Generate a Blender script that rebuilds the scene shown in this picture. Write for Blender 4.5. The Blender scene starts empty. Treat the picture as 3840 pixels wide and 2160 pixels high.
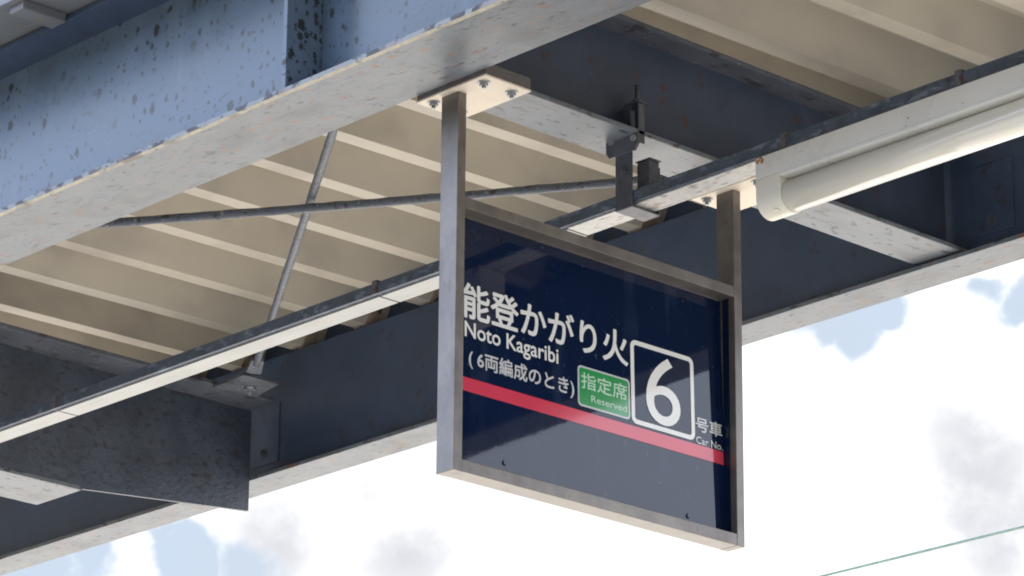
import bpy, bmesh, math, random
from mathutils import Vector, Matrix
random.seed(7)
S = bpy.context.scene
COL = S.collection
H = 1.6                      # eye height above the platform; geometry below is measured from the eye

# ------------------------------------------------------------------ camera
cam = bpy.data.cameras.new("camera"); S.cycles.filter_width = 1.9; co = bpy.data.objects.new("camera", cam); COL.objects.link(co)
R_ = Vector((0.6830683, 0.7303117, 0.0079023)); U_ = Vector((0.2359059, -0.2308594, 0.9439557)); F_ = Vector((-0.6912062, 0.6429221, 0.3299776))
co.matrix_world = Matrix(((R_.x, U_.x, -F_.x, 0), (R_.y, U_.y, -F_.y, 0), (R_.z, U_.z, -F_.z, H), (0, 0, 0, 1)))
cam.sensor_width = 36; cam.lens = 129.56; cam.clip_start = 0.1; cam.clip_end = 5000
S.camera = co

# ------------------------------------------------------------------ light
SUN_EL, SUN_AZ = math.radians(58), math.radians(-12)        # azimuth from +Y towards +X
EXPOSURE = 1.0
SKY_STRENGTH = 0.1
S.view_settings.view_transform = 'Standard'; S.view_settings.look = 'None'
S.view_settings.exposure = EXPOSURE; S.view_settings.gamma = 1
sl = bpy.data.lights.new("sun", 'SUN'); sl.energy = 5.0; sl.angle = math.radians(0.53); sl.color = (1.0, 0.95, 0.88)
so = bpy.data.objects.new("sun", sl); COL.objects.link(so)
sd = Vector((math.sin(SUN_AZ) * math.cos(SUN_EL), math.cos(SUN_AZ) * math.cos(SUN_EL), math.sin(SUN_EL)))
so.rotation_euler = (-sd).to_track_quat('-Z', 'Y').to_euler(); so.location = (0, 0, 30)

HOLES = [(-0.62971, 0.70939, 0.31658, 0.01025), (-0.63561, 0.70171, 0.32186, 0.00809), (-0.61973, 0.71529, 0.32294, 0.00863),
         (-0.5922, 0.73649, 0.32693, 0.01025), (-0.59676, 0.73063, 0.33174, 0.00647), (-0.79121, 0.55809, 0.25004, 0.0205),
         (-0.78028, 0.57229, 0.25228, 0.01618), (-0.76398, 0.59328, 0.25368, 0.01294), (-0.75366, 0.607, 0.25209, 0.01187),
         (-0.76678, 0.58704, 0.25967, 0.00647)]
GREYS = [(-0.61225, 0.73824, 0.2831, 0.0205), (-0.6092, 0.74691, 0.26647, 0.01834), (-0.61745, 0.73735, 0.27398, 0.0151),
         (-0.64223, 0.70517, 0.30045, 0.00485), (-0.7245, 0.63221, 0.27462, 0.01618), (-0.7448, 0.61163, 0.2668, 0.01402),
         (-0.72449, 0.63829, 0.2602, 0.0151), (-0.6528, 0.69751, 0.2955, 0.00755)]

class NT:
    """tiny node-tree writer"""
    def __init__(s, tree): s.t = tree; s.t.nodes.clear()
    def n(s, typ, **kw):
        nd = s.t.nodes.new(typ)
        for k, v in kw.items():
            if k.startswith('i_'):
                key = k[2:]; key = int(key) if key.isdigit() else key.replace('_', ' ')
                if isinstance(v, bpy.types.NodeSocket): s.t.links.new(v, nd.inputs[key])
                else: nd.inputs[key].default_value = v
            else: setattr(nd, k, v)
        return nd
    def link(s, a, b): s.t.links.new(a, b)
    def math(s, op, a, b=0.0, clamp=False):
        nd = s.t.nodes.new('ShaderNodeMath'); nd.operation = op; nd.use_clamp = clamp
        for i, v in enumerate((a, b)):
            if isinstance(v, bpy.types.NodeSocket): s.t.links.new(v, nd.inputs[i])
            else: nd.inputs[i].default_value = v
        return nd.outputs[0]
    def step(s, v, a, b, lo=0.0, hi=1.0):
        nd = s.t.nodes.new('ShaderNodeMapRange'); nd.interpolation_type = 'SMOOTHSTEP'
        s.t.links.new(v, nd.inputs[0])
        nd.inputs[1].default_value = a; nd.inputs[2].default_value = b; nd.inputs[3].default_value = lo; nd.inputs[4].default_value = hi
        return nd.outputs[0]
    def mix(s, f, a, b):
        nd = s.t.nodes.new('ShaderNodeMix'); nd.data_type = 'RGBA'; nd.clamp_factor = True
        for i, v in ((0, f), (6, a), (7, b)):
            if isinstance(v, bpy.types.NodeSocket): s.t.links.new(v, nd.inputs[i])
            else: nd.inputs[i].default_value = (v if i == 0 else (*v, 1))
        return nd.outputs[2]

world = bpy.data.worlds.new("World"); S.world = world; world.use_nodes = True
w = NT(world.node_tree)
gen = w.n('ShaderNodeTexCoord').outputs['Generated']
sky = w.n('ShaderNodeTexSky', sky_type='NISHITA', sun_disc=False, sun_elevation=SUN_EL, sun_rotation=SUN_AZ, air_density=1.0, dust_density=0.6, ozone_density=3.0)
swarp = w.n('ShaderNodeTexNoise', i_Vector=gen, i_Scale=30.0, i_Detail=3.0, i_Roughness=0.5)
sv = w.n('ShaderNodeVectorMath', operation='SUBTRACT', i_0=swarp.outputs['Color'], i_1=(0.5, 0.5, 0.5))
sv = w.n('ShaderNodeVectorMath', operation='SCALE', i_0=sv.outputs[0], i_Scale=0.03)
dirs = w.n('ShaderNodeVectorMath', operation='ADD', i_0=gen, i_1=sv.outputs[0]).outputs[0]
warp = w.n('ShaderNodeTexNoise', i_Vector=gen, i_Scale=70.0, i_Detail=6.0, i_Roughness=0.55)
wv = w.n('ShaderNodeVectorMath', operation='SUBTRACT', i_0=warp.outputs['Color'], i_1=(0.5, 0.5, 0.5))
wv = w.n('ShaderNodeVectorMath', operation='SCALE', i_0=wv.outputs[0], i_Scale=0.013)
dirw = w.n('ShaderNodeVectorMath', operation='ADD', i_0=gen, i_1=wv.outputs[0]).outputs[0]
def blob(v, c, r_in, r_out):
    d = w.n('ShaderNodeVectorMath', operation='DISTANCE', i_0=v, i_1=c).outputs['Value']
    return w.step(d, r_in, r_out, 1.0, 0.0)
def union(items, v, a, b):
    out = None
    for x, y, z, r in items:
        m = blob(v, (x, y, z), r * a, r * b)
        out = m if out is None else w.math('MAXIMUM', out, m)
    return out
big = w.n('ShaderNodeTexNoise', i_Vector=dirw, i_Scale=2.6, i_Detail=7.0, i_Roughness=0.6).outputs['Fac']
cover = w.step(big, 0.52, 0.66)
front = blob(dirw, (-0.6912, 0.6429, 0.33), 0.16, 0.42)               # the bank of cloud beyond the canopy
cover = w.math('MAXIMUM', cover, front)
puff = w.n('ShaderNodeTexNoise', i_Vector=gen, i_Scale=48.0, i_Detail=7.0, i_Roughness=0.58).outputs['Fac']
gap = w.math('ADD', union(HOLES, dirs, 0.1, 1.9), w.math('MULTIPLY', w.math('SUBTRACT', puff, 0.5), 1.5))
cover = w.math('MULTIPLY', cover, w.step(gap, 0.34, 0.86, 1.0, 0.0))
fine = w.n('ShaderNodeTexNoise', i_Vector=gen, i_Scale=13.0, i_Detail=6.0, i_Roughness=0.5).outputs['Fac']
grey = w.math('MULTIPLY', union(GREYS, dirs, 0.1, 2.3), w.step(w.math('ADD', fine, w.math('MULTIPLY', puff, 0.40)), 0.46, 0.80))
lum = w.mix(grey, (8.0, 8.0, 7.9), (3.75, 3.8, 4.05))
thin = w.step(fine, 0.35, 0.7, 0.88, 1.0)
veil = blob(dirs, (-0.6912, 0.6429, 0.33), 0.3, 0.6)                  # thin high cloud whitening the blue behind the bank
blue = w.mix(w.math('MULTIPLY', thin, veil), sky.outputs[0], (3.25, 3.7, 4.25))
blue = w.mix(w.math('MULTIPLY', blob(dirs, (0.66, 0.68, 0.32), 0.4, 0.8), 0.95), blue, (12.5, 13.6, 15.6))      # bright cloud to the right
blue = w.mix(w.math('MULTIPLY', blob(dirs, (-0.5, -0.72, 0.48), 0.38, 0.9), 0.95), blue, (15.0, 18.0, 24.5))    # unseen bright cloud added behind the viewer to light the near faces
skyc = w.mix(cover, blue, lum)
bg = w.n('ShaderNodeBackground', i_Color=skyc, i_Strength=SKY_STRENGTH)
out = w.n('ShaderNodeOutputWorld'); w.link(bg.outputs[0], out.inputs[0])

# ------------------------------------------------------------------ materials
def pos(nt, stretch=(1, 1, 1), off=(0, 0, 0)):
    g = nt.n('ShaderNodeNewGeometry').outputs['Position']
    return nt.n('ShaderNodeMapping', i_Vector=g, i_Scale=stretch, i_Location=off).outputs[0]

def material(name, base, rough=0.45, metal=0.0, mottle=0.12, mscale=9.0, flecks=(), spots=(), bump=0.0, bscale=120.0, coat=0.0, spec=0.5, grain=None):
    """base colour with soft tone variation, flecks = noise patches, spots = round pits (colour, cell scale, radius, stretch)"""
    m = bpy.data.materials.new(name); m.use_nodes = True
    nt = NT(m.node_tree)
    nz = nt.n('ShaderNodeTexNoise', i_Vector=pos(nt), i_Scale=mscale, i_Detail=5.0, i_Roughness=0.6).outputs['Fac']
    lo = tuple(c * (1 - mottle) for c in base); hi = tuple(min(1, c * (1 + mottle)) for c in base)
    c = nt.mix(nt.step(nz, 0.3, 0.7), lo, hi)
    r = nt.step(nz, 0.3, 0.7, rough * 0.85, min(1, rough * 1.15))
    if grain:
        g = nt.n('ShaderNodeTexNoise', i_Vector=pos(nt, grain[0]), i_Scale=1.0, i_Detail=4.0, i_Roughness=0.65).outputs['Fac']
        c = nt.mix(nt.step(g, grain[2], grain[3]), c, grain[1])
    for k, (col, sc, a, b, st) in enumerate(flecks):
        f = nt.n('ShaderNodeTexNoise', i_Vector=pos(nt, st, (3.1 * k, 1.7 * k, 0.9 * k)), i_Scale=sc, i_Detail=3.0, i_Roughness=0.55).outputs['Fac']
        c = nt.mix(nt.step(f, a, b), c, col); 
    for k, (col, sc, rad, st) in enumerate(spots):
        wob = nt.n('ShaderNodeTexNoise', i_Vector=pos(nt), i_Scale=sc * 5, i_Detail=2.0)
        ws = nt.n('ShaderNodeVectorMath', operation='SCALE', i_0=wob.outputs['Color'], i_Scale=0.016)
        p = nt.n('ShaderNodeVectorMath', operation='ADD', i_0=pos(nt, st[:3], (0.37 * k, 0.21 * k, 0.5 * k)), i_1=ws.outputs[0])
        sx = nt.n('ShaderNodeSeparateXYZ', i_0=p.outputs[0])
        p = nt.n('ShaderNodeCombineXYZ', i_0=sx.outputs['XYZ'.index(st[3])], i_1=sx.outputs[2])
        v = nt.n('ShaderNodeTexVoronoi', voronoi_dimensions='2D', i_Vector=p.outputs[0], i_Scale=sc)
        sep = nt.n('ShaderNodeSeparateColor', i_0=v.outputs['Color'])
        rr = nt.math('MULTIPLY', nt.math('POWER', sep.outputs[0], 2.5), rad)
        q = nt.math('SUBTRACT', rr, v.outputs['Distance'])
        c = nt.mix(nt.math('MULTIPLY', nt.step(q, -0.03, 0.035), nt.step(nz, 0.38, 0.50, 0.3, 1.0) if 'dense' not in name else 1.0), c, col)
    b = nt.n('ShaderNodeBsdfPrincipled', i_Base_Color=c, i_Roughness=r, i_Metallic=metal)
    b.inputs['Specular IOR Level'].default_value = spec
    if coat: b.inputs['Coat Weight'].default_value = coat; b.inputs['Coat Roughness'].default_value = 0.06
    if bump:
        bn = nt.n('ShaderNodeTexNoise', i_Vector=pos(nt), i_Scale=bscale, i_Detail=4.0, i_Roughness=0.6).outputs['Fac']
        bp = nt.n('ShaderNodeBump', i_Height=bn, i_Strength=bump, i_Distance=0.003)
        nt.link(bp.outputs[0], b.inputs['Normal'])
    o = nt.n('ShaderNodeOutputMaterial'); nt.link(b.outputs[0], o.inputs[0])
    return m

STEEL = (0.215, 0.255, 0.315)
RUST, DARK = (0.20, 0.085, 0.05), (0.045, 0.04, 0.045)
M = {}
M['web_near'] = material('blue grey paint with pits', (0.105, 0.15, 0.205), 0.30, mottle=0.15, mscale=5, bump=0.06, bscale=60,
    flecks=(((0.07, 0.07, 0.085), 38, 0.64, 0.74, (0.6, 1, 1.3)), ((0.125, 0.17, 0.225), 7, 0.55, 0.7, (1.6, 1, 0.25))),
    spots=(((0.035, 0.04, 0.035), 15, 0.155, (1, 1, 0.7, 'X')), ((0.045, 0.05, 0.05), 27, 0.18, (1, 1, 0.8, 'X')), ((0.055, 0.05, 0.05), 46, 0.22, (1, 1, 0.8, 'X'))))
M['stiff'] = material('blue grey paint densely pitted', (0.15, 0.195, 0.25), 0.5, mottle=0.15, bump=0.15, bscale=80,
    spots=(((0.03, 0.035, 0.035), 48, 0.55, (1, 1, 0.8, 'Y')), ((0.05, 0.045, 0.04), 75, 0.5, (1, 1, 0.8, 'Y'))))
M['flange'] = material('grey paint with rust flecks', (0.150, 0.172, 0.196), 0.42, mottle=0.16, mscale=14, bump=0.25, bscale=90,
    flecks=(((0.115, 0.12, 0.13), 8, 0.45, 0.72, (0.35, 1, 1)), ((0.20, 0.12, 0.09), 52, 0.595, 0.675, (0.40, 1, 1)), ((0.06, 0.06, 0.068), 66, 0.60, 0.67, (0.40, 1, 1)), ((0.125, 0.14, 0.157), 90, 0.50, 0.66, (0.45, 1, 1))))
M['cross_flange'] = material('grey paint flecked across', (0.150, 0.170, 0.193), 0.42, mottle=0.16, mscale=14, bump=0.25, bscale=90,
    flecks=(((0.05, 0.05, 0.056), 62, 0.575, 0.65, (1, 0.45, 1)), ((0.20, 0.135, 0.11), 52, 0.62, 0.71, (1, 0.5, 1)), ((0.115, 0.12, 0.13), 10, 0.48, 0.72, (1, 0.35, 1))))
M['web'] = material('blue grey paint darkened for shade', (0.052, 0.080, 0.135), 0.40, mottle=0.15, mscale=7, bump=0.12, bscale=60,  # girder paint with under-canopy shade put into the base colour
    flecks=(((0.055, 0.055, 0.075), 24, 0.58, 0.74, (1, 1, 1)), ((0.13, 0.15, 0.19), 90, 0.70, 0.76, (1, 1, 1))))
M['cross_web'] = material('shade darkened paint rust specked', (0.050, 0.066, 0.103), 0.40, mottle=0.15, mscale=7, bump=0.12, bscale=60,  # same paint as the far web, base darkened further in place of shade
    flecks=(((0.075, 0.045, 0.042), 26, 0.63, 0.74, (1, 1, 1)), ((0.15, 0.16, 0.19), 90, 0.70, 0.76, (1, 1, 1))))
M['haunch'] = material('dark grey paint blistered', (0.060, 0.073, 0.10), 0.42, mottle=0.18, mscale=8, bump=0.8, bscale=70,
    flecks=(((0.036, 0.04, 0.055), 60, 0.5, 0.72, (1, 0.6, 1)), ((0.05, 0.043, 0.048), 24, 0.60, 0.75, (1, 0.7, 1))))
M['edge'] = material('peeling flange edge', (0.27, 0.285, 0.29), 0.5, mottle=0.1,
    flecks=(((0.06, 0.058, 0.06), 30, 0.47, 0.53, (0.8, 1, 1.2)), ((0.30, 0.26, 0.26), 14, 0.55, 0.65, (1, 1, 1))))
M['cream'] = material('cream flange corner', (0.46, 0.425, 0.33), 0.5, mottle=0.2, mscale=30, flecks=(((0.24, 0.20, 0.17), 24, 0.52, 0.66, (0.5, 1, 1)), ((0.22, 0.22, 0.22), 50, 0.60, 0.68, (0.5, 1, 1))))
M['deck'] = material('beige coated sheet', (0.51, 0.463, 0.38), 0.5, mottle=0.05, mscale=3, bump=0.10, bscale=7,
    flecks=(((0.39, 0.35, 0.30), 5, 0.45, 0.75, (1.0, 0.7, 1)), ((0.30, 0.265, 0.22), 90, 0.73, 0.78, (1, 1, 1))))
M['eave'] = material('grey coated sheet', (0.19, 0.195, 0.20), 0.45, mottle=0.08, mscale=8, flecks=(((0.22, 0.21, 0.12), 20, 0.62, 0.72, (1, 1, 1)),))
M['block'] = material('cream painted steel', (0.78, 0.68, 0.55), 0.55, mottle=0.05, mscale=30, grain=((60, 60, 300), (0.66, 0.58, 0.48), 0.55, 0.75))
M['bolt'] = material('galvanised bolt', (0.34, 0.36, 0.38), 0.38, metal=0.6, mottle=0.2, mscale=120)
M['rod'] = material('painted rod', (0.115, 0.132, 0.162), 0.45, mottle=0.2, mscale=60, bump=0.9, bscale=140,
    flecks=(((0.06, 0.045, 0.045), 60, 0.55, 0.66, (1, 1, 1)), ((0.26, 0.27, 0.29), 85, 0.62, 0.70, (1, 1, 1))))
M['frame'] = material('weathered steel frame', (0.185, 0.165, 0.145), 0.34, metal=0.36, mottle=0.22, mscale=14, bump=0.15, bscale=220,
    flecks=(((0.15, 0.11, 0.09), 45, 0.64, 0.74, (1, 1, 0.6)), ((0.14, 0.12, 0.11), 12, 0.5, 0.75, (1, 1, 0.4))))
M['rail'] = material('dark painted channel', (0.085, 0.105, 0.14), 0.5, mottle=0.2, mscale=40, bump=0.6, bscale=130,
    flecks=(((0.20, 0.235, 0.29), 70, 0.52, 0.70, (0.4, 1, 1)), ((0.06, 0.03, 0.03), 26, 0.66, 0.74, (0.6, 1, 1))))
M['railcover'] = material('off white channel cover', (0.37, 0.38, 0.365), 0.4, mottle=0.04, mscale=8, grain=((2, 150, 150), (0.31, 0.31, 0.29), 0.45, 0.7))
M['railworn'] = material('worn white channel', (0.60, 0.59, 0.56), 0.5, mottle=0.12, mscale=40, bump=0.4, bscale=130,
    flecks=(((0.36, 0.17, 0.08), 30, 0.57, 0.70, (0.35, 1, 1)), ((0.25, 0.24, 0.25), 70, 0.55, 0.66, (0.3, 1.4, 1))))
M['clip'] = material('dark steel clip', (0.13, 0.125, 0.13), 0.5, mottle=0.2, mscale=50, flecks=(((0.12, 0.05, 0.035), 40, 0.55, 0.65, (1, 1, 1)),))
M['bracket'] = material('dark grey steel bracket', (0.085, 0.092, 0.112), 0.45, mottle=0.18, mscale=40, bump=0.3, bscale=160,
    flecks=(((0.09, 0.06, 0.06), 50, 0.6, 0.7, (1, 1, 1)),))
M['lamp'] = material('cream enamel', (0.83, 0.82, 0.77), 0.3, mottle=0.03, mscale=8, flecks=(((0.50, 0.40, 0.27), 48, 0.71, 0.75, (0.6, 1, 1)),))
M['lampend'] = material('cream plastic end cap', (0.82, 0.78, 0.66), 0.35, mottle=0.03)
M['tube'] = material('cream acrylic tube', (0.82, 0.78, 0.67), 0.16, mottle=0.02, coat=0.4)
M['rust'] = material('rust stain', (0.46, 0.22, 0.09), 0.8, mottle=0.3, mscale=150, flecks=(((0.75, 0.73, 0.68), 160, 0.52, 0.6, (1, 1, 1)),))
M['navy'] = material('glossy navy sheet', (0.004, 0.0115, 0.040), 0.035, mottle=0.08, mscale=6, bump=0.016, bscale=14, spec=0.5,
    flecks=(((0.016, 0.026, 0.06), 14, 0.55, 0.75, (1, 1, 0.25)), ((0.05, 0.06, 0.09), 70, 0.68, 0.75, (1, 1, 1))))
M['white'] = material('white lettering film', (0.80, 0.79, 0.75), 0.12, mottle=0.02, coat=0.5)
M['palewhite'] = material('greyed lettering film', (0.60, 0.60, 0.60), 0.12, mottle=0.02, coat=0.5)
M['red'] = material('red film', (0.66, 0.055, 0.095), 0.10, mottle=0.03, coat=0.5)
M['green'] = material('green film', (0.035, 0.30, 0.09), 0.10, mottle=0.03, coat=0.5)
M['palegreen'] = material('pale green lettering film', (0.52, 0.72, 0.55), 0.12, mottle=0.02, coat=0.5)
M['blockside'] = material('brown grey steel darkened for shade', (0.135, 0.125, 0.12), 0.6, mottle=0.15, mscale=30, grain=((60, 60, 300), (0.09, 0.085, 0.085), 0.5, 0.7))  # block sides darkened in colour to stand for the shade beside the girder
M['top_flange'] = material('greyer speckled paint', (0.085, 0.095, 0.118), 0.45, mottle=0.2, mscale=12, bump=0.3, bscale=90,
    flecks=(((0.045, 0.04, 0.045), 30, 0.56, 0.68, (1, 0.6, 1)), ((0.17, 0.18, 0.20), 80, 0.62, 0.70, (1, 0.6, 1))))
M['seat'] = material('primed strap', (0.42, 0.33, 0.25), 0.6, mottle=0.15, mscale=30, flecks=(((0.10, 0.05, 0.045), 26, 0.56, 0.64, (1, 1, 1)),))
M['blocker'] = material('dark timber wall', (0.06, 0.052, 0.047), 0.9, mottle=0.1, mscale=1)
M['wire'] = material('verdigris copper wire', (0.16, 0.235, 0.195), 0.5, mottle=0.15)
M['asphalt'] = material('worn concrete', (0.30, 0.295, 0.28), 0.9, mottle=0.25, mscale=40, bump=0.3, bscale=200)
M['paving'] = material('pale bounce strip', (0.55, 0.51, 0.45), 0.85, mottle=0.15, mscale=12)
M['gravel'] = material('pale bounce ground', (0.68, 0.63, 0.55), 0.9, mottle=0.25, mscale=14, bump=0.4, bscale=60)
M['ground'] = material('brown ballast', (0.27, 0.245, 0.21), 0.9, mottle=0.25, mscale=14, bump=0.4, bscale=60)

# ------------------------------------------------------------------ builders
class MB:
    def __init__(s): s.bm = bmesh.new()
    def _hexa(s, c, mi=0):
        v = [s.bm.verts.new(p) for p in c]
        for f in ((0, 3, 2, 1), (4, 5, 6, 7), (0, 1, 5, 4), (1, 2, 6, 5), (2, 3, 7, 6), (3, 0, 4, 7)):
            fc = s.bm.faces.new([v[i] for i in f]); fc.material_index = mi
        return v
    def box(s, x0, x1, y0, y1, z0, z1, mi=0):
        z0 += H; z1 += H
        s._hexa([(x0, y0, z0), (x1, y0, z0), (x1, y1, z0), (x0, y1, z0), (x0, y0, z1), (x1, y0, z1), (x1, y1, z1), (x0, y1, z1)], mi); return s
    def prism(s, pts, axis, a, b, mi=0):
        """polygon extruded along axis ('x': pts are (y,z); 'y': (x,z); 'z': (x,y))"""
        def P(p, t):
            if axis == 'x': return (t, p[0], p[1] + H)
            if axis == 'y': return (p[0], t, p[1] + H)
            return (p[0], p[1], t + H)
        A = [s.bm.verts.new(P(p, a)) for p in pts]; B = [s.bm.verts.new(P(p, b)) for p in pts]; n = len(pts)
        s.bm.faces.new(A[::-1]).material_index = mi; s.bm.faces.new(B).material_index = mi
        for i in range(n): s.bm.faces.new((A[i], A[(i + 1) % n], B[(i + 1) % n], B[i])).material_index = mi
        return s
    def tube(s, p, q, r, n=16, r2=None, mi=0):
        p = Vector(p) + Vector((0, 0, H)); q = Vector(q) + Vector((0, 0, H)); d = (q - p).normalized()
        e = d.orthogonal().normalized(); f = d.cross(e); r2 = r if r2 is None else r2
        A = [s.bm.verts.new(p + (e * math.cos(t) + f * math.sin(t)) * r) for t in [2 * math.pi * i / n for i in range(n)]]
        B = [s.bm.verts.new(q + (e * math.cos(t) + f * math.sin(t)) * r2) for t in [2 * math.pi * i / n for i in range(n)]]
        s.bm.faces.new(A[::-1]).material_index = mi; s.bm.faces.new(B).material_index = mi
        for i in range(n):
            fc = s.bm.faces.new((A[i], A[(i + 1) % n], B[(i + 1) % n], B[i])); fc.material_index = mi; fc.smooth = n > 8
        return s
    def sweep(s, pts, r, n=10):
        """round bar along a polyline, slightly uneven"""
        pts = [Vector(p) + Vector((0, 0, H)) for p in pts]; prev = None
        for k, p in enumerate(pts):
            d = (pts[min(k + 1, len(pts) - 1)] - pts[max(k - 1, 0)]).normalized()
            e = d.cross(Vector((0, 0, 1))).normalized(); f = d.cross(e); rk = r[k] if isinstance(r, list) else r
            ring = [s.bm.verts.new(p + (e * math.cos(t) + f * math.sin(t)) * rk) for t in [2 * math.pi * i / n for i in range(n)]]
            if prev:
                for i in range(n): s.bm.faces.new((prev[i], prev[(i + 1) % n], ring[(i + 1) % n], ring[i])).smooth = True
            else: s.bm.faces.new(ring[::-1])
            prev = ring
        s.bm.faces.new(prev); return s
    def done(s, name, mats, parent=None, bevel=0.0, seg=2):
        bm = s.bm
        bmesh.ops.recalc_face_normals(bm, faces=bm.faces)
        if bevel:
            es = [e for e in bm.edges if len(e.link_faces) == 2 and e.calc_face_angle(0) > 0.6]
            bmesh.ops.bevel(bm, geom=es, offset=bevel, segments=seg, affect='EDGES', profile=0.6)
        if parent is not None:
            o0 = abspos(parent)
            bmesh.ops.translate(bm, verts=bm.verts, vec=-o0)
        me = bpy.data.meshes.new(name); bm.to_mesh(me); bm.free()
        for m in (mats if isinstance(mats, (list, tuple)) else [mats]): me.materials.append(M[m])
        o = bpy.data.objects.new(name, me); COL.objects.link(o)
        if parent is not None: o.parent = parent
        return o
def abspos(o):
    v = Vector(o.location)
    while o.parent: o = o.parent; v += Vector(o.location)
    return v
def thing(name, label, cat, loc, group=None):
    o = bpy.data.objects.new(name, None); COL.objects.link(o); o.location = (loc[0], loc[1], loc[2] + H); o.empty_display_size = 0.1
    return tag(o, label, cat, group)
def tag(o, label, cat, group=None):
    o['label'] = label; o['category'] = cat; o['kind'] = 'thing'
    if group: o['group'] = group
    return o
def hexbolt(b, x, y, z, r=0.0085, axis='z', sgn=-1):
    """washer, hex head and stud end standing out of a face"""
    ax = {'x': Vector((1, 0, 0)), 'y': Vector((0, 1, 0)), 'z': Vector((0, 0, 1))}[axis] * sgn; p = Vector((x, y, z))
    b.tube(p, p + ax * 0.0022, r * 1.45, 20); b.tube(p + ax * 0.0022, p + ax * 0.009, r, 6); b.tube(p + ax * 0.009, p + ax * 0.014, r * 0.5, 12)
    return b
XA, XB = -17.0, 5.0        # the beams run on past both sides of the view

# ------------------------------------------------------------------ ground
g = MB(); g.box(-900, 900, -900, 900, -3.0 - H, -1.1 - H); o = g.done('ground', 'ground'); o['kind'] = 'structure'
g = MB(); g.box(-900, -5.8, 6.75, 900, -1.096 - H, -1.09 - H); o = g.done('bounce_ground', 'gravel'); o['kind'] = 'structure'  # unseen pale sheet added to bounce more light up at the left
g = MB(); g.box(-120, 120, -60, 6.6, -1.09 - H, 0 - H); o = g.done('platform', 'asphalt'); o['kind'] = 'structure'

g = MB(); g.box(-120, -5.6, 4.9, 6.598, 0.004 - H, 0.008 - H); o = g.done('bounce_paving', 'paving'); o['kind'] = 'structure'  # unseen pale strip added to throw light up under the deck

# ------------------------------------------------------------------ near girder
nb = thing('steel_girder', 'deep blue grey steel girder with a pitted web and wide rust-flecked underside, nearest the viewer', 'girder', (-6, 4.469, 2.83), 'canopy steelwork')
MB().box(XA, XB, 4.464, 4.474, 2.8421, 3.228).done('web', 'web_near', nb)
b = MB(); b.prism([(4.378, 2.83), (4.368, 2.8322), (4.368, 2.842), (4.572, 2.842), (4.572, 2.83)], 'x', XA, XB)
b.bm.normal_update(); bmesh.ops.recalc_face_normals(b.bm, faces=b.bm.faces)
for f in b.bm.faces:
    if f.normal.y < -0.9: f.material_index = 1                   # the rolled edge, paint peeling
    elif f.normal.y < -0.1 and abs(f.normal.x) < 0.5: f.material_index = 2   # cream-coloured lower corner
b.done('bottom_flange', ['flange', 'edge', 'cream'], nb)
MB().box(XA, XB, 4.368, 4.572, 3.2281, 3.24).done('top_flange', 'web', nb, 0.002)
MB().box(-5.39, -5.378, 4.370, 4.4638, 2.8423, 3.2279).done('stiffener_plate', 'stiff', nb, 0.0015)
b = MB(); b.prism([(4.4638, 2.8424), (4.4638, 2.8524), (4.454, 2.8424)], 'x', XA, -5.391); b.prism([(4.4638, 2.8424), (4.4638, 2.8524), (4.454, 2.8424)], 'x', -5.377, XB)
b.done('weld_bead', 'web_near', nb)

# ------------------------------------------------------------------ far girder
fb = thing('steel_girder', 'slimmer dark navy steel girder running along the far edge of the canopy against the sky', 'girder', (-6, 6.155, 2.83), 'canopy steelwork')
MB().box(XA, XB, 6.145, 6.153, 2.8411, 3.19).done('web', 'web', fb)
MB().box(XA, XB, 6.094, 6.208, 2.83, 2.841).done('bottom_flange', 'flange', fb, 0.002)
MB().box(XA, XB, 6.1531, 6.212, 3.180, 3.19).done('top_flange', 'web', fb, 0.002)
def clip_angle(parent, x0):
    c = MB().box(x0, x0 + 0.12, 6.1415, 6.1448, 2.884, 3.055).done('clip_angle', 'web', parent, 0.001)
    b = MB(); hexbolt(b, x0 + 0.055, 6.1415, 2.918, 0.010, 'y', -1); b.done('bolt', 'top_flange', c)

# ------------------------------------------------------------------ cross beam that carries the sign
cb = thing('cross_beam', 'dark navy cross beam spanning between the girders directly above the hanging sign', 'beam', (-5.135, 4.6, 2.848), 'canopy steelwork')
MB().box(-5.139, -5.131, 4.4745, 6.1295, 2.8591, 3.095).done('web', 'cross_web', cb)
MB().box(-5.203, -5.067, 4.573, 6.2, 2.848, 2.859).done('bottom_flange', 'cross_flange', cb, 0.002)
MB().box(-5.203, -5.067, 4.573, 6.14, 3.0951, 3.106).done('top_flange', 'top_flange', cb, 0.002)
clip_angle(cb, -5.06)

# ------------------------------------------------------------------ haunched beam at the left
hb = thing('cross_beam', 'dark cross beam at the lower left whose web deepens into a pointed blistered haunch plate', 'beam', (-7.7, 4.6, 2.69), 'canopy steelwork')
MB().prism([(4.4745, 2.7005), (5.531, 2.7005), (5.533, 2.6925), (6.093, 2.744), (6.093, 3.03), (4.4745, 3.03)], 'x', -7.611, -7.601).done('web', 'haunch', hb, 0.001)
MB().box(-7.80, -7.60, 4.48, 5.53, 2.688, 2.7).done('bottom_flange', 'cross_flange', hb, 0.002)
MB().box(-7.615, -7.487, 4.573, 6.075, 3.0301, 3.042).done('top_flange', 'top_flange', hb, 0.002)
clip_angle(hb, -7.66)

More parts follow.
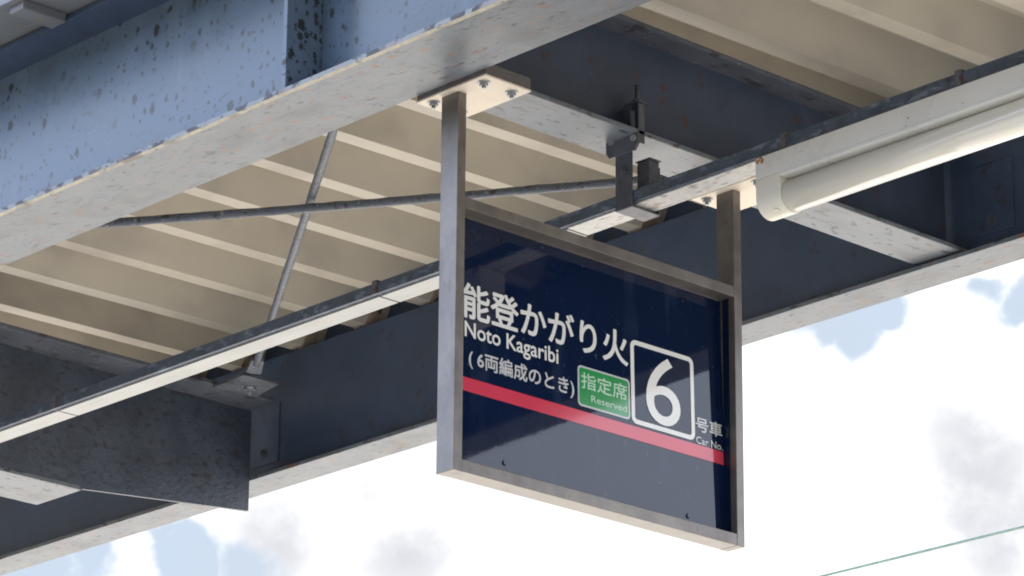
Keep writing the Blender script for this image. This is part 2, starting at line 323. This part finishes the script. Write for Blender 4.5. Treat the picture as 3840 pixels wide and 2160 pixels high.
# ------------------------------------------------------------------ roof deck
DZ, PITCH, DW, DS, DH, SK = 3.20, 0.2644, 0.048, 0.045, 0.10, 0.035
def deck_profile():
    out = []
    for k in range(48, -40, -1):
        x = -4.886 - PITCH * k
        out += [(x, 0), (x + DW, 0), (x + DW + DS, DH), (x + PITCH - DS, DH)]
    return out
prof = deck_profile()
def deck_sheet(b, y0, y1, t, dz=0.0):
    rows = []
    for y in (y0, y1):
        for z in (0, t): rows.append([b.bm.verts.new((x + SK * (y - 5.5), y, DZ + dz + z + h + H)) for x, h in prof])
    lo0, hi0, lo1, hi1 = rows
    for i in range(len(prof) - 1):
        b.bm.faces.new((lo0[i], lo1[i], lo1[i + 1], lo0[i + 1])); b.bm.faces.new((hi0[i], hi0[i + 1], hi1[i + 1], hi1[i]))
        b.bm.faces.new((lo0[i], lo0[i + 1], hi0[i + 1], hi0[i])); b.bm.faces.new((lo1[i], hi1[i], hi1[i + 1], lo1[i + 1]))
    return b
rd = thing('roof_deck', 'beige folded sheet roof deck with raised ribs running between the two girders', 'roof', (-6, 5.3, 3.2))
deck_sheet(MB(), 4.476, 6.5, 0.001).done('deck_sheet', 'deck', rd)
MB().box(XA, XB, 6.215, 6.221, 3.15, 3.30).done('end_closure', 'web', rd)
# zigzag seat straps under the deck, on top of the far girder
ts = deck_sheet(MB(), 6.150, 6.190, 0.003, -0.0045).done('deck_seat', 'seat', rd)
# eave outside the near girder
ev = thing('eave_panel', 'grey sheet eave projecting beyond the near girder at the top left corner', 'eave', (-6, 4.3, 3.245))
MB().box(XA, XB, 4.250, 4.5, 3.2455, 3.25).done('soffit', 'eave', ev)
MB().box(XA, XB, 4.232, 4.2495, 3.240, 3.275).done('edge_trim', 'eave', ev, 0.002)
for k in range(-14, 14):
    x = -6.195 - k * PITCH * 2
    if XA < x < XB - 0.1: MB().box(x, x + 0.052, 4.2497, 4.366, 3.222, 3.2453).done('soffit_batten', 'eave', ev, 0.004)

# ------------------------------------------------------------------ bracing rods
def lerp(a, b, t): return tuple(a[i] + (b[i] - a[i]) * t for i in range(3))
def rod(label, a, b, r, flat0=True):
    t = thing('brace_rod', label, 'brace', lerp(a, b, 0.5), 'wind bracing under the deck')
    n = 60; pts = []; rr = []
    for i in range(n + 1):
        p = lerp(a, b, i / n); sag = -0.006 * math.sin(math.pi * i / n)
        pts.append((p[0] + random.uniform(-.0006, .0006), p[1], p[2] + sag + random.uniform(-.0006, .0006))); rr.append(r * random.uniform(0.93, 1.07))
    MB().sweep(pts, rr).done('bar', 'rod', t)
    return t
r1 = rod('straight grey brace rod crossing in front, from the near girder to the sign beam', (-7.0, 4.60, 3.006), (-5.40, 5.65, 3.006), 0.0104)
MB().box(-7.05, -6.97, 4.574, 4.612, 2.997, 3.014).done('end_tab', 'rod', r1, 0.001)
r2 = rod('pitted grey brace rod crossing behind, running down to the bolted plate at left', (-5.408, 4.60, 3.032), (-7.27, 5.838, 3.032), 0.0104)
MB().prism([(-7.341, 5.853), (-7.340, 5.974), (-7.465, 6.0), (-7.486, 5.863)], 'z', 3.020, 3.0285).done('gusset_plate', 'top_flange', r2, 0.001)
b = MB(); b.tube((-7.414, 5.935, 3.0198), (-7.414, 5.935, 3.014), 0.017, 20, 0.012); hexbolt(b, -7.414, 5.935, 3.0142, 0.009); b.done('bolt', 'bolt', r2)
b = MB(); d = Vector((-7.27 + 5.408, 5.838 - 4.60, 0)).normalized(); p = Vector((-7.245, 5.822, 0)); nrm = Vector((-d.y, d.x, 0)) * 0.021
q = p + d * 0.11
b.prism([tuple((p + nrm * .8)[:2]), tuple((q + nrm)[:2]), tuple((q - nrm)[:2]), tuple((p - nrm * .8)[:2])], 'z', 3.0287, 3.037); b.done('fork_end', 'rod', r2, 0.001)

# ------------------------------------------------------------------ hanging sign
FX0, FX1 = -5.151, -5.101; Y0, Y1, PW = 4.593, 5.4135, 0.0225; ZB, ZT = 2.026, 2.597; ZTOP = 2.818
sg = thing('platform_sign', 'glossy navy boarding sign with white lettering in a steel frame, hanging below the beam', 'sign', (-5.126, 5.0, ZB))
MB().box(FX0, FX1, Y0, Y0 + PW, ZB, ZTOP).done('post', 'frame', sg, 0.0012)
MB().box(FX0, FX1, Y1 - PW, Y1, ZB, ZTOP).done('post', 'frame', sg, 0.0012)
MB().box(FX0 + .0004, FX1 - .0004, Y0 + PW + .0002, Y1 - PW - .0002, ZB + .0004, ZB + .0255).done('bottom_rail', 'frame', sg, 0.0012)
MB().box(FX0 + .0004, FX1 - .0004, Y0 + PW + .0002, Y1 - PW - .0002, ZT - .0235, ZT).done('top_rail', 'frame', sg, 0.0012)
for yy in (4.577, 5.372):
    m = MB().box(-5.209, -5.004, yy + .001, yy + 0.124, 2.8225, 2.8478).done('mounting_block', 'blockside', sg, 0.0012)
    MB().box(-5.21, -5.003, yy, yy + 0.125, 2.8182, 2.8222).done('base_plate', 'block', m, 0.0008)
    for bx in (-5.182, -5.032):
        for by in (yy + 0.022, yy + 0.098): hexbolt(MB(), 0, 0, 0) if False else hexbolt(_b := MB(), bx, by, 2.8181, 0.0088); _b.done('bolt', 'bolt', m)
PX = -5.135
pn = MB().box(PX - 0.006, PX, Y0 + PW + .0006, Y1 - PW - .0006, ZB + .026, ZT - .024).done('sign_panel', 'navy', sg)
MB().box(PX + .0002, PX + 0.017, 5.389, Y1 - PW - .0006, ZB + .0262, ZT - .0242).done('panel_lip', 'navy', sg)
MB().box(PX + .0003, PX + .0009, Y0 + PW + .001, 5.3872, 2.2066, 2.2354).done('red_stripe', 'red', pn)
for y, z in ((4.757, 2.0795), (5.276, 2.0735), (4.757, 2.55), (5.276, 2.55)):
    b = MB(); b.tube((PX, y, z), (PX + .003, y, z), 0.006, 16, 0.0045); b.done('rivet', 'navy', pn)

def rounded(y0, y1, z0, z1, r, n=8):
    pts = []
    for cy, cz, a0 in ((y1 - r, z1 - r, 0), (y0 + r, z1 - r, 90), (y0 + r, z0 + r, 180), (y1 - r, z0 + r, 270)):
        for i in range(n + 1):
            a = math.radians(a0 + 90 * i / n); pts.append((cy + r * math.cos(a), cz + r * math.sin(a)))
    return pts
# number box outline
outer, inner = rounded(5.1157, 5.3025, 2.2415, 2.4245, 0.0155), rounded(5.1257, 5.2925, 2.2515, 2.4145, 0.0065)
b = MB(); rings = []
for pts, x in ((outer, PX + .0003), (inner, PX + .0003), (outer, PX + .0009), (inner, PX + .0009)): rings.append([b.bm.verts.new((x, p[0], p[1] + H)) for p in pts])
n = len(outer)
for i in range(n):
    j = (i + 1) % n
    for A, B in ((0, 1), (2, 3), (0, 2), (1, 3)): b.bm.faces.new((rings[A][i], rings[A][j], rings[B][j], rings[B][i]))
b.done('number_box', 'white', pn)
bd = MB().prism(rounded(4.9625, 5.1118, 2.2460, 2.3330, 0.010), 'x', PX + .0003, PX + .0007).done('seat_badge', 'palewhite', pn)
MB().prism(rounded(4.9665, 5.1078, 2.2500, 2.3290, 0.007), 'x', PX + .0008, PX + .0011).done('badge_face', 'green', bd)

def text_mesh(body):
    cu = bpy.data.curves.new('lettering', 'FONT'); cu.body = body; cu.size = 1; cu.resolution_u = 6
    ob = bpy.data.objects.new('lettering', cu); COL.objects.link(ob)
    bpy.context.view_layer.update()
    dg = bpy.context.evaluated_depsgraph_get()
    me = bpy.data.meshes.new_from_object(ob.evaluated_get(dg))
    bpy.data.objects.remove(ob); bpy.data.curves.remove(cu)
    return me
def zr(me): 
    zs = [v.co.y for v in me.vertices]; return min(zs), max(zs)
def lettering(name, body, y0, y1, z0, z1, mat, parent, bold=0.0, lift=.0010, ref=None):
    """flat lettering fitted to y0..y1; z0..z1 is the height of ref (or of the whole text)"""
    me = text_mesh(body); xs = [v.co.x for v in me.vertices]; a, c = min(xs), max(xs)
    if ref: rm = text_mesh(ref); l, h = zr(rm); bpy.data.meshes.remove(rm)
    else: l, h = zr(me)
    o0 = abspos(parent)
    bm = bmesh.new(); bm.from_mesh(me); bpy.data.meshes.remove(me)
    for v in bm.verts:
        y = y0 + (v.co.x - a) / (c - a) * (y1 - y0); z = z0 + (v.co.y - l) / (h - l) * (z1 - z0)
        v.co = Vector((PX + lift, y, z + H)) - o0
    if bold:                                       # heavier strokes: the outline repeated round a small circle
        src = list(bm.faces); k = bold * (z1 - z0)
        for i in range(8):
            d = bmesh.ops.duplicate(bm, geom=src + list({e for f in src for e in f.edges}) + list({v for f in src for v in f.verts}))
            an = math.pi * i / 4
            for v in (g for g in d['geom'] if isinstance(g, bmesh.types.BMVert)):
                v.co += Vector((0.000015 * (i + 1), k * math.cos(an), k * math.sin(an)))
    me = bpy.data.meshes.new(name); bm.to_mesh(me); bm.free()
    me.materials.append(M[mat])
    o = bpy.data.objects.new(name, me); COL.objects.link(o); o.parent = parent
    return o
lettering('train_name', '能登かがり火', 4.6475, 5.107, 2.3618, 2.4342, 'white', pn, 0.022)
lettering('train_name_latin', 'Noto Kagaribi', 4.6512, 4.9075, 2.3215, 2.3530, 'white', pn, 0.022, ref='N')
lettering('formation_note', '( 6両編成のとき)', 4.6620, 4.9510, 2.2565, 2.2975, 'palewhite', pn, 0.018)
lettering('car_number', '6', 5.159, 5.2605, 2.2556, 2.4053, 'white', pn, 0.0)
lettering('car_word', '号車', 5.3055, 5.3845, 2.2655, 2.2965, 'palewhite', pn, 0.022)
lettering('car_word_latin', 'Car No.', 5.3055, 5.3850, 2.2380, 2.2535, 'palewhite', pn, 0.02)
lettering('seat_word', '指定席', 4.9720, 5.1030, 2.2850, 2.3195, 'palegreen', bd, 0.012, .0013)
lettering('seat_word_latin', 'Reserved', 4.9996, 5.1016, 2.2602, 2.2745, 'palegreen', bd, 0.012, .0013)

pn.rotation_euler = (0, math.radians(-1.25), 0); pn.location = (0.004, 0, 0)     # the sheet sits a little out of plumb in its frame

# ------------------------------------------------------------------ lighting channel
RY0, RY1, RZ0, RZ1 = 5.078, 5.149, 2.7045, 2.731
rl = thing('lighting_channel', 'long dark steel wiring channel with an off white underside, running behind the sign', 'channel', (-6, 5.11, RZ0))
MB().box(XA, XB, RY0, RY1, RZ0, RZ1).done('channel', 'rail', rl, 0.0015)
MB().box(XA, -7.112, RY0 + .013, RY1 - .001, RZ0 - .004, RZ0 - .0002).done('cover', 'railcover', rl, 0.0008)
MB().box(-7.106, -5.909, RY0 + .013, RY1 - .001, RZ0 - .004, RZ0 - .0002).done('cover', 'railcover', rl, 0.0008)
MB().box(-5.903, -5.30, RY0 + .013, RY1 - .001, RZ0 - .004, RZ0 - .0002).done('cover', 'railcover', rl, 0.0008)
MB().box(-5.296, -4.70, RY0 + .008, RY1 - .003, RZ0 - .0035, RZ0 - .0002).done('cover', 'railworn', rl, 0.0008)
for xc in (-7.112, -5.909, -4.664, -4.205):
    b = MB(); b.box(xc - .008, xc + .008, RY0 - .003, RY0 - .0002, RZ0 - .001, RZ1 + .003); b.box(xc - .008, xc + .008, RY0 - .003, RY1 + .003, RZ1 + .0031, RZ1 + .005)
    b.done('clip', 'clip', rl, 0.0006)

# ------------------------------------------------------------------ tube lamp
lp = thing('tube_lamp', 'cream weatherproof tube lamp fixed under the wiring channel at right', 'lamp', (-4.7, 5.107, 2.58))
LX0, LX1 = -4.735, -3.45
hs = MB().box(LX0, LX1, 5.070, 5.146, 2.6525, 2.6995).done('housing', 'lamp', lp, 0.002)
MB().box(-4.668, LX1 - .067, 5.0685, 5.1475, 2.6445, 2.6523).done('housing_lip', 'lamp', hs, 0.0015)
MB().prism([(-4.733, 2.699), (-4.733, 2.690), (-4.728, 2.684), (-4.722, 2.686), (-4.716, 2.681), (-4.711, 2.688), (-4.713, 2.694), (-4.718, 2.698)], 'y', 5.0692, 5.0699).done('rust_patch', 'rust', hs)
def capprof(r, top, cy=5.107, cz=2.612, n=20):
    return [(cy + r, top)] + [(cy + r * math.cos(-math.pi * i / n), cz + r * math.sin(-math.pi * i / n)) for i in range(n + 1)] + [(cy - r, top)]
for x0, x1 in ((LX0 + .0005, LX0 + .066), (LX1 - .066, LX1 - .0005)):
    c = MB().prism(capprof(0.0368, 2.6522), 'x', x0, x1).done('end_cap', 'lampend', lp, 0.0015)
    b = MB(); b.tube((x0 + .042, 5.107 - .0185, 2.5802), (x0 + .042, 5.107 - .0195, 2.5785), 0.0075, 16); b.done('screw', 'lampend', c)
t = MB(); t.tube((LX0 + .0665, 5.107, 2.6105), (LX1 - .0665, 5.107, 2.6105), 0.0335, 40); t.done('tube_cover', 'tube', lp)

# ------------------------------------------------------------------ hanger bracket
hk = thing('hanger_bracket', 'dark steel hanger clamped to the cross beam flange and strapped round the wiring channel', 'bracket', (-5.11, 5.1, 2.69))
b = MB()
b.box(-5.137, -5.088, 5.0715, 5.0745, 2.692, 2.822); b.box(-5.137, -5.088, 5.0746, 5.1525, 2.692, 2.695); b.box(-5.137, -5.088, 5.1526, 5.1555, 2.692, 2.80)
b.done('strap', 'bracket', hk, 0.0008)
b = MB(); b.box(-5.0995, -5.064, 5.098, 5.128, 2.7345, 2.798); b.box(-5.103, -5.060, 5.096, 5.132, 2.7982, 2.8015); b.done('spacer', 'bracket', hk, 0.002)
b = MB(); b.tube((-5.1125, 5.0714, 2.777), (-5.1125, 5.066, 2.777), 0.0105, 6); b.tube((-5.1125, 5.066, 2.777), (-5.1125, 5.061, 2.777), 0.006, 12); b.done('bolt', 'bracket', hk, 0.0006)
MB().prism([(-5.158, 2.826), (-5.148, 2.8125), (-5.075, 2.8125), (-5.064, 2.826), (-5.064, 2.850), (-5.100, 2.850), (-5.112, 2.866), (-5.158, 2.868)], 'y', 5.064, 5.071).done('clamp_collar', 'bracket', hk, 0.001)
b = MB()
b.box(-5.113, -5.0925, 5.0712, 5.0745, 2.84, 2.922); b.box(-5.0924, -5.0705, 5.086, 5.089, 2.84, 2.922); b.box(-5.0704, -5.0670, 5.0712, 5.089, 2.830, 2.918); b.box(-5.113, -5.0670, 5.0712, 5.105, 2.9221, 2.9255)
b.prism([(-5.150, 2.905), (-5.1131, 2.880), (-5.1131, 2.9215), (-5.150, 2.916)], 'y', 5.076, 5.080)
b.done('clamp_channel', 'bracket', hk, 0.0006)
b = MB(); b.box(-5.185, -5.118, 5.069, 5.09, 2.865, 2.871); b.tube((-5.18, 5.064, 2.866), (-5.13, 5.064, 2.874), 0.0045, 10); b.done('clamp_jaw', 'bracket', hk, 0.001)
b = MB(); b.tube((-5.1, 5.1, 2.90), (-5.1, 5.1, 2.975), 0.0055, 12); b.done('threaded_stud', 'bracket', hk)
b = MB(); b.tube((-5.1, 5.1, 2.926), (-5.1, 5.1, 2.929), 0.014, 18); b.tube((-5.1, 5.1, 2.9292), (-5.1, 5.1, 2.942), 0.0105, 6); b.done('nut', 'bracket', hk)
for x, z in ((-5.139, 2.847), (-5.073, 2.838)):
    b = MB(); b.tube((x, 5.0638, z), (x, 5.058, z), 0.0078, 6); b.done('bolt', 'bolt', hk)

# ------------------------------------------------------------------ unseen blocker added behind the viewer to cut low sky light
sb = thing('light_blocker', 'long dark timber shape added unseen behind the viewer to block low sky light', 'building', (0, -9, -H))
MB().box(-60, 60, -17, -9, 0.002 - H, 6.7 - H).done('wall', 'blocker', sb)
MB().box(-60.4, 60.4, -17.4, -8.6, 6.701 - H, 7.0 - H).done('roof', 'web', sb)
for i in range(20):
    x = -56 + i * 5.7
    f = MB().box(x, x + 2.4, -9.0 + .001, -8.95, 1.2 - H, 3.0 - H).done('blocker_window', 'eave', sb); MB().box(x + .08, x + 2.32, -8.949, -8.945, 1.28 - H, 2.92 - H).done('blocker_pane', 'navy', f)

# ------------------------------------------------------------------ overhead wire beyond
wr = MB(); pts = []
for i in range(81):
    x = -60 + i * 1.5; pts.append((x, 20.0, 7.11 + 0.00004 * (x + 17) ** 2))
wr.sweep(pts, 0.0105, 8)
o = wr.done('overhead_wire', 'wire'); tag(o, 'thin green overhead wire crossing the bright cloud at lower right', 'wire')
